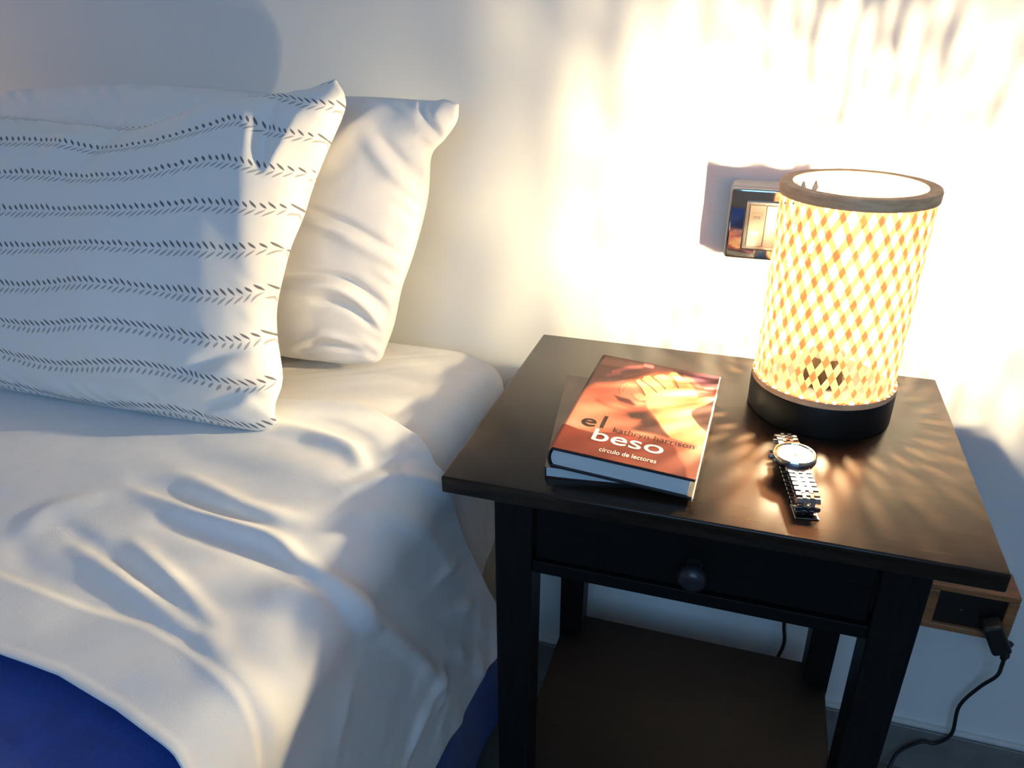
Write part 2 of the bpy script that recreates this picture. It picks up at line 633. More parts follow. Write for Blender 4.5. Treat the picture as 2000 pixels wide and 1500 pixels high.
# filament bulb
socket = lathe('lamp_holder', [(0, .0328), (.019, .0328), (.019, .062), (.014, .068), (0, .068)], M['base'], lamp, 32)
bulb = lathe('bulb', [(.012, .066), (.014, .075), (.020, .090), (.027, .108), (.030, .128), (.028, .146), (.021, .160), (.010, .168), (0, .170)], M['glass'], lamp, 32)
bm = bmesh.new()
for k in range(4):
    a = 2 * PI * k / 4 + .3
    r0, r1, fz0, fz1 = .0022, .0030, .106, .138
    if k % 2:
        fz0, fz1 = .110, .142
    p0 = Vector((r0 * math.cos(a), r0 * math.sin(a), fz0))
    p1 = Vector((r1 * math.cos(a + .35), r1 * math.sin(a + .35), fz1))
    d = (p1 - p0).normalized()
    s = d.cross(Vector((0, 0, 1))).normalized()
    q = d.cross(s)
    R0 = [bm.verts.new(p0 + (s * math.cos(i * PI / 3) + q * math.sin(i * PI / 3)) * .0009) for i in range(6)]
    R1 = [bm.verts.new(p1 + (s * math.cos(i * PI / 3) + q * math.sin(i * PI / 3)) * .0009) for i in range(6)]
    for i in range(6):
        bm.faces.new((R0[i], R0[(i + 1) % 6], R1[(i + 1) % 6], R1[i]))
    bm.faces.new(R0[::-1])
    bm.faces.new(R1)
bmesh.ops.recalc_face_normals(bm, faces=bm.faces)
fil = from_bm('filament', bm, M['filament'], bulb)
lathe('filament_stem', [(.006, .068), (.003, .085), (.0022, .102), (0, .104)], M['port'], bulb, 16)
# lamp cord: behind the table, down to the floor and round to the wooden outlet box
o3 = lambda x, y, z: (x - LXc, y - LYc, z - H_)
cord = tube('cord', [o3(.345, LYc + LR - .002, .710), o3(.350, .335, .7035), o3(.354, .372, .690), o3(.357, .408, .60), o3(.356, .420, .36), o3(.361, .424, .25), o3(.367, .424, .205), o3(.360, .422, .165),
                      o3(.345, .415, .10), o3(.36, .405, .03), o3(.42, .40, .004), o3(.47, .385, .004), o3(.52, .375, .004),
                      o3(.542, .392, .012), o3(.556, .412, .045), o3(.583, .416, .075), o3(.603, .417, .078), o3(.619, .417, .105), o3(.617, .418, .160), o3(.632, .416, .205), o3(.643, .405, .242), o3(.639, .392, .275), o3(.636, .388, .300)],
            .0026, M['cable'], lamp, 10, 8)
bm = bmesh.new()
mt = Matrix.Translation(Vector(o3(.613, .376, .334))) @ Matrix.Rotation(math.radians(-28), 4, 'Y')
add_box(bm, -.011, .013, -.012, .012, -.024, .024, .004, 2, mt)
plug = from_bm('plug', bm, M['cable'], cord)
lathe('strain_relief', [(0, -.012), (.0042, -.012), (.0042, -.007), (.0062, -.0065), (.0062, -.003), (.004, -.002), (.0045, .012), (.006, .016), (0, .017)], M['cable'], cord, 16,
      center=o3(.636, .388, .301))

# ------------------------------------------------------------------ wall outlet behind the lamp
ob = thing('wall_outlet', 'cream surface-mounted wall outlet with chrome plate and charging ports, behind the lamp', 'outlet', (.262, YW, .85))
bx = box('housing', -.0515, .0515, -.040, 0, -.0435, .0435, M['box'], ob, .004, 3)
bm = bmesh.new()
add_box(bm, -.0500, .0500, -.0465, -.0395, -.0415, .0415, .0032, 3)
for f in list(bm.faces):
    pass
pf = from_bm('cover_plate', bm, M['chrome'], ob, True)
sharp(pf, 25)
fr = box('module_frame', -.0330, .0330, -.0495, -.0455, -.0290, .0290, M['dark_steel'], ob, .0018, 2)
for k in range(3):
    x0 = -.0275 + k * .0185
    mod = box('port_module', x0, x0 + .0180, -.0508, -.0485, -.0240, .0245, M['module'], ob, .0006, 1)
    if k == 0:
        box('port', x0 + .0052, x0 + .0125, -.0511, -.0505, .0085, .0112, M['slot'], mod, .0003, 1)
        box('port', x0 + .0035, x0 + .0125, -.0511, -.0505, -.0105, -.0065, M['port'], mod, .0003, 1)
        box('port_tongue', x0 + .0048, x0 + .0115, -.0514, -.0508, -.0100, -.0088, M['slot'], mod)
        box('module_line', x0 + .001, x0 + .017, -.0510, -.0507, .0155, .0157, M['slot'], mod)
    else:
        box('module_line', x0 + .001, x0 + .017, -.0510, -.0507, .0, .0003, M['slot'], mod)

# ------------------------------------------------------------------ wooden outlet box low on the wall
wo = thing('wall_outlet', 'amber wooden outlet box low on the wall below the right end of the tabletop', 'outlet', (.578, YW, .357))
bm = bmesh.new()
# frame of four boards round a recessed dark socket panel
add_box(bm, -.052, .054, -.052, 0, .0275, .0375, .0015, 1)
add_box(bm, -.052, .054, -.052, 0, -.0375, -.0275, .0015, 1)
add_box(bm, -.052, -.039, -.052, 0, -.0275, .0275, .001, 1)
add_box(bm, .041, .054, -.052, 0, -.0275, .0275, .001, 1)
from_bm('frame', bm, M['amber'], wo)
pn = box('socket_panel', -.039, .041, -.046, -.002, -.0275, .0275, M['black_panel'], wo)
box('indicator', -.0078, -.0066, -.0468, -.0458, -.0020, -.0008, M['port'], pn)

# ------------------------------------------------------------------ books
RB = math.radians(-1.4)
b2 = thing('book', 'brown-covered paperback under the hardback, jutting out at its upper left', 'book', (.0912, .0255, H_), math.radians(8.0))
BW, BL = .125, .192


def wedge(name, x0, x1, y0, y1, zlo, zl, zr, m, parent, wave=0.0, nx=24, thick=None):
    """slab whose top falls from zl (left) to zr (right); thick: a sheet of that thickness following the top"""
    bm = bmesh.new()
    cols = []
    for i in range(nx + 1):
        t = i / nx
        x = x0 + (x1 - x0) * t
        zt = zl + (zr - zl) * t + wave * math.sin(t * PI) * .5
        zb = (zt - thick) if thick else zlo(t)
        if i == 0:
            zt -= .0006
        cols.append([bm.verts.new((x, y, z)) for y in (y0, y1) for z in (zb, zt)])
    for a, b_ in zip(cols[:-1], cols[1:]):
        for i, j in ((0, 1), (1, 3), (3, 2), (2, 0)):
            bm.faces.new((a[i], a[j], b_[j], b_[i]))
    bm.faces.new((cols[0][0], cols[0][2], cols[0][3], cols[0][1]))
    bm.faces.new((cols[-1][0], cols[-1][1], cols[-1][3], cols[-1][2]))
    bmesh.ops.recalc_face_normals(bm, faces=bm.faces)
    return from_bm(name, bm, m, parent)


wedge('pages', .001, BW - .001, .001, BL - .001, lambda t: .0008 + .0010 * (1 - t) ** 6, .0118, .0026, M['pages2'], b2, -.001)
wedge('front_cover', 0, BW, 0, BL, None, .0123, .0031, M['brown_cover'], b2, -.001, thick=.0004)
box('back_cover', .001, BW, 0, BL, .0002, .0007, M['brown_cover'], b2)
box('spine', -.0005, .0002, 0, BL, .0012, .0115, M['brown_cover'], b2)

hb_ = thing('book', 'hardback lying on the paperback, dust jacket showing a woman covering her face', 'book', (.0925, .0255, .7128), 0)
hb_.rotation_euler = (0, math.radians(3.7), RB)
HW, HL, HT = .1290, .2085, .0205
bm = bmesh.new()
add_box(bm, .003, HW, 0, HL, 0, .0026, .0006, 2)
add_box(bm, .003, HW, 0, HL, HT - .0026, HT, .0006, 2)
from_bm('cover_boards', bm, M['board'], hb_)
bm = bmesh.new()       # rounded spine
n = 12
pr_o = [(.004 - .0040 * math.sin(PI * i / n) ** .6, HT * i / n) for i in range(n + 1)]
pr_i = [(x + .0016, z) for x, z in pr_o]
ra = [[bm.verts.new((x, y, z)) for x, z in pr_o + pr_i[::-1]] for y in (0, HL)]
kk = len(ra[0])
for i in range(kk):
    bm.faces.new((ra[0][i], ra[0][(i + 1) % kk], ra[1][(i + 1) % kk], ra[1][i]))
bm.faces.new(ra[0][::-1])
bm.faces.new(ra[1])
bmesh.ops.recalc_face_normals(bm, faces=bm.faces)
from_bm('spine', bm, M['board'], hb_, False)
bm = bmesh.new()       # page block, rounded at the spine
pp = [(.0058 - .0030 * math.sin(PI * i / n) ** .6, .0026 + (HT - .0052) * i / n) for i in range(n + 1)] + [(HW - .004, HT - .0026), (HW - .004, .0026)]
ra = [[bm.verts.new((x, y, z)) for x, z in pp] for y in (.0018, HL - .0022)]
kk = len(pp)
for i in range(kk):
    bm.faces.new((ra[0][i], ra[0][(i + 1) % kk], ra[1][(i + 1) % kk], ra[1][i]))
bm.faces.new(ra[0][::-1])
bm.faces.new(ra[1])
bmesh.ops.recalc_face_normals(bm, faces=bm.faces)
from_bm('pages', bm, M['pages'], hb_)

# the jacket's printed front: a fine grid whose colour attribute is drawn below
Hm = np.array([[1035.8062, -538.203, 690.0], [140.5965, 668.9583, 110.0], [-0.0544, -0.2011, 1.0]])
NU, NV = 200, 320
uu, vv = np.meshgrid(np.linspace(0, 1, NU), np.linspace(0, 1, NV), indexing='ij')
q = np.einsum('ij,jab->iab', Hm, np.stack([uu, vv, np.ones_like(uu)]))
DX, DY = q[0] / q[2], q[1] / q[2]           # drawing board coordinates of the artwork
DX = DX + 3 * np.sin(DY / 37.)              # a slightly hand-drawn edge
col = np.ones((NU, NV, 3)) * np.array([.56, .17, .09])


def inside(poly):
    poly = np.array(poly, float)
    ins = np.zeros(DX.shape, bool)
    j = len(poly) - 1
    for i in range(len(poly)):
        xi, yi = poly[i]
        xj, yj = poly[j]
        c = ((yi > DY) != (yj > DY)) & (DX < (xj - xi) * (DY - yi) / (yj - yi + 1e-9) + xi)
        ins ^= c
        j = i
    return ins


def paint(poly, c, soft=6, op=1.0):
    global col
    d, _ = polydist(DX, DY, list(poly) + [poly[0]])
    s = np.where(inside(poly), d, -d)
    a = np.clip(.5 + s / (2 * soft), 0, 1)[..., None] * op
    col = col * (1 - a) + np.array(c) * a


def stroke(pts, c, w, soft=4, op=1.0):
    global col
    d, t = polydist(DX, DY, pts)
    a = np.clip((w - d) / soft + .5, 0, 1)[..., None] * op
    col = col * (1 - a) + np.array(c) * a


def glow(x, y, rx, ry, c, op=1.0):
    global col
    a = (np.exp(-((DX - x) / rx) ** 2 - ((DY - y) / ry) ** 2) * op)[..., None]
    col = col * (1 - a) + np.array(c) * a


HAIR = (.075, .030, .026)
glow(720, 560, 260, 120, (.72, .27, .15), .8)
glow(520, 620, 200, 120, (.80, .42, .23), .9)
glow(700, 480, 90, 80, (.62, .17, .10), .6)
glow(900, 440, 130, 90, (.72, .30, .18), .8)
paint([(600, 60), (1900, 200), (1830, 360), (1700, 420), (1500, 300), (1350, 240), (1180, 262), (1010, 322), (800, 372), (640, 380), (470, 455), (380, 560)], HAIR, 22)
stroke([(800, 265), (930, 225), (1060, 205)], (.34, .12, .11), 14, 22, .8)
stroke([(740, 300), (860, 275)], (.26, .09, .09), 10, 22, .7)
stroke([(1095, 190), (1165, 200)], (.62, .25, .22), 14, 14, .9)
stroke([(900, 310), (1150, 240), (1300, 235)], (.14, .045, .035), 12, 20, .8)
glow(1640, 300, 140, 40, (.24, .10, .15), .8)
paint([(1480, 270), (1560, 300), (1640, 370), (1760, 380), (1775, 440), (1640, 470), (1560, 420)], (.60, .22, .15), 16)
stroke([(1620, 430), (1700, 425), (1780, 415)], (.30, .09, .07), 14, 14, .8)
stroke([(1680, 385), (1750, 385)], (.72, .40, .38), 12, 12, .8)
# face and lips
paint([(860, 400), (930, 370), (1010, 380), (1060, 470), (1100, 560), (1000, 560), (870, 480)], (.70, .34, .20), 18)
stroke([(855, 465), (845, 420), (870, 375), (900, 360)], (.16, .05, .03), 3, 4, .8)
stroke([(885, 450), (885, 420), (930, 375)], (.20, .06, .04), 2.5, 4, .7)
paint([(800, 478), (880, 498), (950, 512), (1015, 560), (985, 575), (930, 560), (850, 530)], (.13, .035, .025), 8)
paint([(840, 530), (930, 560), (1030, 585), (1110, 560), (1120, 600), (1000, 610), (880, 570)], (.42, .11, .07), 14)
paint([(980, 470), (1050, 448), (1105, 480), (1110, 518), (1050, 525), (1000, 498)], (.82, .48, .27), 6)
stroke([(960, 462), (985, 475), (1000, 500), (1050, 527), (1108, 520)], (.24, .07, .04), 3, 4, .8)
# jaw line, neck
stroke([(640, 530), (760, 590), (900, 618), (1110, 612)], (.45, .13, .08), 14, 26, .7)
paint([(930, 640), (1130, 612), (1230, 720), (1330, 850), (960, 790), (1060, 700), (960, 690)], (.10, .035, .025), 16)
glow(1000, 655, 90, 30, (.07, .05, .04), .7)
glow(950, 740, 90, 30, (.60, .24, .15), .7)
paint([(330, 760), (470, 600), (700, 640), (900, 700), (1040, 730), (960, 800), (800, 800), (600, 832), (440, 810)], (.74, .36, .20), 40, .8)
glow(430, 740, 140, 60, (.86, .56, .34), .8)
# hand and forearm
SK = (.90, .62, .26)
paint([(1000, 340), (1040, 322), (1075, 325), (1090, 296), (1150, 284), (1185, 300), (1215, 280), (1270, 268), (1340, 300), (1330, 262), (1352, 243), (1400, 243),
       (1450, 285), (1520, 330), (1575, 390), (1612, 468), (1700, 458), (1790, 465), (1750, 500), (1690, 530), (1600, 560), (1550, 592), (1538, 622), (1570, 672),
       (1640, 738), (1720, 800), (1720, 960), (1600, 940), (1340, 850), (1200, 672), (1130, 592), (1112, 530), (1108, 475), (1060, 410)], SK, 5)
glow(1500, 570, 260, 26, (.78, .34, .14), .7)
glow(1250, 520, 100, 60, (.88, .55, .26), .6)
glow(1180, 600, 60, 60, (.72, .36, .18), .7)
glow(1420, 660, 120, 30, (.95, .72, .34), .7)
glow(1560, 820, 140, 40, (.92, .66, .30), .6)
glow(1440, 760, 60, 50, (.84, .50, .24), .6)
for a, b_ in (((1062, 328), (1212, 440)), ((1160, 290), (1292, 402)), ((1345, 272), (1418, 386)), ((1000, 340), (1100, 470))):
    stroke([a, ((a[0] + b_[0]) / 2 + 6, (a[1] + b_[1]) / 2 - 4), b_], (.10, .03, .015), 5, 6, 1)
paint([(1330, 300), (1345, 268), (1400, 330), (1420, 388), (1380, 370)], (.35, .13, .06), 8, .6)
paint([(1820, 450), (1762, 482), (1690, 535), (1590, 568), (1545, 600), (1545, 640), (1600, 705), (1700, 790), (1760, 820)], (.12, .055, .040), 6)
# lower band
paint([(250, 700), (320, 755), (450, 800), (600, 834), (760, 826), (1000, 845), (1200, 872), (1400, 925), (1440, 1010), (1520, 1240), (1000, 1200), (100, 1030)], (.30, .060, .030), 5)
paint([(1380, 905), (1720, 990), (1680, 1300), (1530, 1270), (1480, 1100), (1420, 1000)], (.70, .26, .14), 22)
glow(1600, 940, 90, 40, (.88, .58, .28), .7)
glow(1460, 1150, 40, 90, (.34, .08, .05), .8)
paint([(830, 795), (1000, 800), (1300, 850), (1610, 915), (1620, 965), (1400, 925), (1200, 872), (1000, 843), (830, 822)], (.66, .28, .17), 4, .8)
stroke([(190, 975), (310, 760)], (.34, .08, .05), 10, 12, .5)
jx0, jx1 = .0006, HW + .0004
P = np.zeros((NU, NV, 3))
P[..., 0] = jx0 + uu * (jx1 - jx0)
P[..., 1] = HL - vv * HL
P[..., 2] = HT + .0006 - .0016 * np.clip((.03 - uu) / .03, 0, 1) ** 2
jk = grid_mesh('dust_jacket', P, M['jacket'], hb_)
col = np.clip(col, 0, 1) ** 1.15 * np.array([.60, .56, .66])
ca = jk.data.color_attributes.new('print', 'FLOAT_COLOR', 'POINT')
ca.data.foreach_set('color', np.concatenate([col.reshape(-1, 3), np.ones((NU * NV, 1))], 1).ravel())
# jacket flap folded round the fore edge, worn pale
box('jacket_fold', HW - .0002, HW + .0011, .0008, HL - .0004, HT - .0012, HT + .0009, M['jacket_edge'], hb_, .0004, 1)
box('jacket_fold', HW - .0002, HW + .0011, -.0012, HL - .0004, -.0006, .0022, M['jacket_edge'], hb_, .0004, 1)


def lettering(text, x0, x1, ybase, height, m, parent, z, mirror=False, bold=0.0):
    cu = bpy.data.curves.new('lettering', 'FONT')
    cu.body = text
    cu.offset = bold
    cu.resolution_u = 6
    tmp = bpy.data.objects.new('lettering', cu)
    C.objects.link(tmp)
    dg = bpy.context.evaluated_depsgraph_get()
    dg.update()
    me = bpy.data.meshes.new_from_object(tmp.evaluated_get(dg))
    bpy.data.objects.remove(tmp)
    xs = [v.co.x for v in me.vertices]
    a, b_ = min(xs), max(xs)
    for v in me.vertices:
        v.co = Vector((x0 + (v.co.x - a) / (b_ - a) * (x1 - x0), ybase + v.co.y * height, z))
    me.materials.clear()
    return link('lettering', me, m, parent)


zl = HT + .0009
U = lambda u: jx0 + u * (jx1 - jx0)
V = lambda v: HL * (1 - v)
lettering('e', U(.122), U(.230), V(.765), .0300, M['ink_brown'], hb_, zl, bold=.008)
lettering('l', U(.262), U(.290), V(.757), .0330, M['ink_brown'], hb_, zl, bold=.012)
lettering('beso', U(.243), U(.745), V(.872), .0300, M['ink_cream'], hb_, zl, bold=.006)
lettering('kathryn harrison', U(.365), U(.940), V(.772), .0125, M['ink_brown'], hb_, zl, bold=.002)
lettering('c\u00edrculo de lectores', U(.330), U(.722), V(.950), .0098, M['ink_cream'], hb_, zl, bold=.002)

# ------------------------------------------------------------------ wristwatch
wa = thing('wristwatch', 'silver steel wristwatch with linked bracelet lying face up on the table', 'watch', (.3030, .0975, H_), math.atan2(-.985, .173))
# local axes: +x runs along the strap towards the camera, z up
lathe('case', [(0, .0125), (.0150, .0125), (.0178, .0140), (.0190, .0165), (.0190, .0190), (.0182, .0212), (.0175, .0216)], M['steel'], wa, 64)
case = wa.children[-1]
lathe('bezel', [(.0190, .0195), (.0190, .0212), (.0180, .0226), (.0166, .0226), (.0162, .0216), (.0175, .0205)], M['chrome'], case, 64, closed=True)
dial = lathe('dial', [(0, .0214), (.0166, .0214)], M['dial'], case, 48)
for cx, cy in ((.0065, 0), (-.0065, 0), (0, .0068)):
    lathe('subdial', [(.0036, .02145), (.0036, .0216), (.0031, .0216), (.0031, .02145)], M['print_dark'], dial, 24, center=(cx, cy, 0), closed=True)
for k in range(12):
    a = 2 * PI * k / 12
    bm = bmesh.new()
    add_box(bm, .0133, .0158, -.0004, .0004, .0214, .0218, mtx=Matrix.Rotation(a, 4, 'Z'))
    from_bm('hour_marker', bm, M['gold'], dial)
for a, l, w in ((.9, .0085, .0006), (2.9, .0125, .0005), (-1.3, .0140, .0002)):
    bm = bmesh.new()
    add_box(bm, -.002, l, -w, w, .0219, .0222, mtx=Matrix.Rotation(a, 4, 'Z'))
    from_bm('hand', bm, M['print_dark'], dial)
lathe('pin', [(0, .0224), (.0009, .0224), (.0009, .0214)], M['gold'], dial, 12)
# crown and pushers
for a, r, l in ((-PI / 2, .0022, .0035), (-PI / 2 + .45, .0014, .0028), (-PI / 2 - .45, .0014, .0028)):
    mtx = Matrix.Rotation(a, 4, 'Z') @ Matrix.Translation((.0188, 0, .0175)) @ Matrix.Rotation(PI / 2, 4, 'Y')
    lathe('crown' if r > .002 else 'pusher', [(0, 0), (r, 0), (r, l * .8), (r * .8, l), (0, l)], M['steel'], case, 16, mtx=mtx)
# lugs that carry the strap
for s in (-1, 1):
    bm = bmesh.new()
    add_box(bm, .012, .0225, -.0105, .0105, .0135, .0185, .0012, 2)
    for v in bm.verts:
        if v.co.x > .018:
            v.co.z -= .001
        v.co.x *= s
    bmesh.ops.recalc_face_normals(bm, faces=bm.faces)
    from_bm('lug', bm, M['steel'], case)
# bracelet: closed flattened loop of links
loop = [(.0215, .0172), (.030, .0178), (.040, .0182), (.052, .0182), (.061, .0172), (.0665, .0140), (.0680, .0095), (.0655, .0055), (.058, .0032), (.045, .0024), (.025, .0022), (0, .0022),
        (-.025, .0023), (-.038, .0034), (-.0445, .0070), (-.0452, .0115), (-.0415, .0158), (-.034, .0172), (-.027, .0175), (-.0215, .0172)]
path = spline([(a, 0, z) for a, z in loop], 12)
acc = [0]
for a, b_ in zip(path[:-1], path[1:]):
    acc.append(acc[-1] + (b_ - a).length)


def at_len(s):
    for i in range(len(acc) - 1):
        if acc[i + 1] >= s:
            t = (s - acc[i]) / (acc[i + 1] - acc[i])
            return path[i].lerp(path[i + 1], t), (path[i + 1] - path[i]).normalized()
    return path[-1], (path[-1] - path[-2]).normalized()


nl = 29
pitch = acc[-1] / nl
bm = bmesh.new()
hw = .0096
# one link: broad centre bridge, two side arms that reach to the next link
add_box(bm, -pitch * .34, pitch * .34, -hw, -hw * .52, -.0010, .0010, .0003, 1)
add_box(bm, -pitch * .34, pitch * .34, hw * .52, hw, -.0010, .0010, .0003, 1)
add_box(bm, -pitch * .34, pitch * .34, -hw * .14, hw * .14, -.0010, .0010, .0003, 1)
add_box(bm, pitch * .16, pitch * .84, -hw * .50, -hw * .16, -.0010, .0010, .0003, 1)
add_box(bm, pitch * .16, pitch * .84, hw * .16, hw * .50, -.0010, .0010, .0003, 1)
add_box(bm, -pitch * .22, pitch * .22, -hw * .97, hw * .97, -.0006, .0006)
lk = None
for i in range(nl):
    p, t = at_len((i + .5) * pitch)
    if lk is None:
        o = from_bm('bracelet_link', bm, M['steel'], wa)
        lk = o.data
    else:
        o = link('bracelet_link', lk, None, wa)
    o.location = p
    o.rotation_euler = (0, -math.atan2(t.z, t.x), 0)
bm = bmesh.new()
add_box(bm, .050, .0705, -.0098, .0098, .0003, .0014, .0004, 1)
from_bm('clasp', bm, M['dark_steel'], wa)

# ------------------------------------------------------------------ bed
ZM = .657                                   # top of the made bed


def bed_ring(x1, yh, rc, inset=0.0):
    """outline of one quarter of the bed seen from above: along the right side, round the head corner, along the head"""
    pts = [(x1 - inset, y) for y in np.linspace(-1.75, yh - rc, 50)]
    for a in np.linspace(0, PI / 2, 14)[1:]:
        pts.append((x1 - rc + (rc - inset) * math.cos(a), yh - rc + (rc - inset) * math.sin(a)))
    for x in np.linspace(x1 - rc, -1.75, 40)[1:]:
        pts.append((x, yh - inset))
    return pts


def slab(name, x1, yh, rc, z0, z1, re, m, parent=None, wob=0.0, sag=None):
    """rounded block: mattress-like"""
    rows = []
    prof = []
    for a in np.linspace(0, PI / 2, 7):
        prof.append((re * (1 - math.sin(a)) if False else re - re * math.sin(a), z1 - re + re * math.cos(a)))
    prof = [(.30, z1)] + [(.12, z1)] + prof
    low = [(0.0, z1 - re - (z1 - z0 - 2 * re) * t) for t in np.linspace(0, 1, 8)[1:]]
    prof += low
    for a in np.linspace(0, PI / 2, 6)[1:]:
        prof.append((re - re * math.cos(a), z0 + re - re * math.sin(a)))
    ins = [p[0] for p in prof]
    for inset, z in prof:
        rr = bed_ring(x1, yh, rc, min(inset, rc * .98) if inset <= re else inset)
        if inset > re:
            rr = [(min(x, x1 - inset), min(y, yh - inset)) for x, y in bed_ring(x1, yh, rc, 0)]
        rows.append([(x, y, z if sag is None else sag(x, y, z)) for x, y in rr])
    # closing centre row
    rows.insert(0, [(-1.75, -1.75, z1)] * len(rows[0]))
    P = np.array(rows)
    if wob:
        P[..., 0] += wob * wnoise(P[..., 1], P[..., 2], 5, 3, 3)
    return grid_mesh(name, P, m, parent)


bed = thing('bed', 'beige mattress and padded divan base under the white bedding', 'bed', (0, 0, 0))
slab('divan_base', -.046, .398, .075, .10, .440, .05, M['mattress'], bed, wob=.001)
slab('mattress', -.050, .392, .085, .445, .645, .035, M['mattress'], bed, wob=.001)
for x, y in ((-.12, .31), (-.12, -1.6), (-1.6, .31), (-1.6, -1.6)):
    box('foot', x - .025, x + .025, y - .025, y + .025, 0, .12, M['wood_leg'], bed, .004, 1)


# fitted sheet: runs over the head corner of the mattress
def sheet_section(xs, r, zt, s):
    """x, z and outward normal along a drape: s<0 on top, s>0 hanging. Rounded edge of radius r starts at s=-r*pi/4."""
    x = np.empty_like(s)
    z = np.empty_like(s)
    nx = np.empty_like(s)
    nz = np.empty_like(s)
    a = np.clip((s + r * PI / 4) / (r * PI / 2) * (PI / 2), 0, PI / 2)
    top = s < -r * PI / 4
    side = s > r * PI / 4
    x = np.where(top, xs - r + (s + r * PI / 4), xs - r + r * np.sin(a))
    z = np.where(top, zt, zt - r + r * np.cos(a))
    z = np.where(side, zt - r - (s - r * PI / 4), z)
    return x, z, np.sin(a), np.cos(a)


def fitted():
    ring = bed_ring(-.044, .397, .09, 0)
    ring = [p for p in ring if p[1] > -.15 and p[0] > -1.76]
    # resample finely
    R_ = np.array(ring)
    seg = np.r_[0, np.cumsum(np.hypot(*np.diff(R_, axis=0).T))]
    tt = np.linspace(0, seg[-1], 260)
    rx = np.interp(tt, seg, R_[:, 0])
    ry = np.interp(tt, seg, R_[:, 1])
    # outward direction
    gx, gy = np.gradient(rx), np.gradient(ry)
    ln = np.hypot(gx, gy)
    ox, oy = gy / ln, -gx / ln
    ox, oy = ox, oy
    ss = np.r_[np.linspace(-.42, -.05, 60), np.linspace(-.045, .24, 80)]
    P = np.zeros((len(tt), len(ss), 3))
    S, TT = np.meshgrid(ss, tt)
    r = .042
    a = np.clip((S + r * PI / 4) / r, 0, PI / 2)
    top = S < -r * PI / 4
    side = S > r * PI / 4
    out = np.where(top, -r + (S + r * PI / 4), -r + r * np.sin(a))
    z = np.where(top, ZM - .004, ZM - .004 - r + r * np.cos(a))
    z = np.where(side, ZM - .004 - r - (S - r * PI / 4), z)
    # gathered folds that run up the corner
    tc_ = seg[-1] * 0 + np.interp(.35, [0, 1], [0, 1])
    corner = np.exp(-((ry[:, None] - .34) / .12) ** 2) * (rx[:, None] > -.2)
    h = .0016 * wnoise(TT * .8, S * .4, 3, 7, 3) + corner * .003 * np.sin(TT * 120 + S * 30) * sstep(-.03, .06, S) * .7
    hem = 1 + .22 * np.sin(TT * 9.0)
    X = rx[:, None] + ox[:, None] * (out + h * np.sin(a))
    Y = ry[:, None] + oy[:, None] * (out + h * np.sin(a))
    # the flat top closes towards the middle of the bed
    k = np.where(top, np.clip((-out - r) / .55, 0, 1), 0)
    ex = rx[:, None] - ox[:, None] * r
    ey = ry[:, None] - oy[:, None] * r
    X = np.where(top, ex + (-.95 - ex) * k, X)
    Y = np.where(top, ey + (-.12 - ey) * k, Y)
    Z = z + h * np.cos(a)
    Z = np.where(side, ZM - r - .004 - (S - r * PI / 4) * hem, Z)
    Z += .0035 * np.exp(-((out + .10) / .05) ** 2)
    P[..., 0], P[..., 1], P[..., 2] = X, Y, Z
    o = grid_mesh('fitted_sheet', P, M['fitted'])
    return o


fs = fitted()
tag(fs, 'cream fitted sheet stretched over the head corner of the mattress by the wall', 'sheet')
me = fs.data
if me.polygons[len(me.polygons) // 3].normal.z < 0:
    me.flip_normals()


# ---- blue blanket, top sheet: drapes over the right side
def drape(name, m, s0, s1f, y0f, y1f, xs, r, zt, Hfun, ns=200, ny=220, flare=.0):
    s = np.linspace(0, 1, ns)[None, :] * np.ones((ny, 1))
    t = np.linspace(0, 1, ny)[:, None] * np.ones((1, ns))
    # arc-length parameter: denser near the edge
    S0 = s0
    yref = y0f(0 * s) + t * (y1f(0 * s) - y0f(0 * s))
    send = s1f(yref)
    S = S0 + (send - S0) * s ** .62
    Y = y0f(S) + t * (y1f(S) - y0f(S))
    x, z, nx, nz = sheet_section(xs, r, zt, S)
    h = Hfun(S, Y)
    P = np.stack([x + nx * h + flare * np.clip(S - .06, 0, 1), Y, z + nz * h], -1)
    o = grid_mesh(name, P, m)
    if o.data.polygons[(ny // 2) * (ns - 1) // 1].normal.z < 0:
        o.data.flip_normals()
    return o


def H_blanket(S, Y):
    return .0008 * wnoise(S, Y, 11, 3, 3) + .006 * sstep(.30, .5, S) * np.sin(Y * 26 + 1.2 * np.sin(S * 6))


bl = drape('blanket', M['blanket'], -1.68, lambda y: .56 + 0 * y, lambda s: -1.75 + 0 * s, lambda s: -.02 + .66 * np.clip(s, 0, .5), -.038, .045, ZM - .001, H_blanket, 180, 260)
tag(bl, 'royal blue blanket covering the bed below the turned-down white sheet', 'blanket')

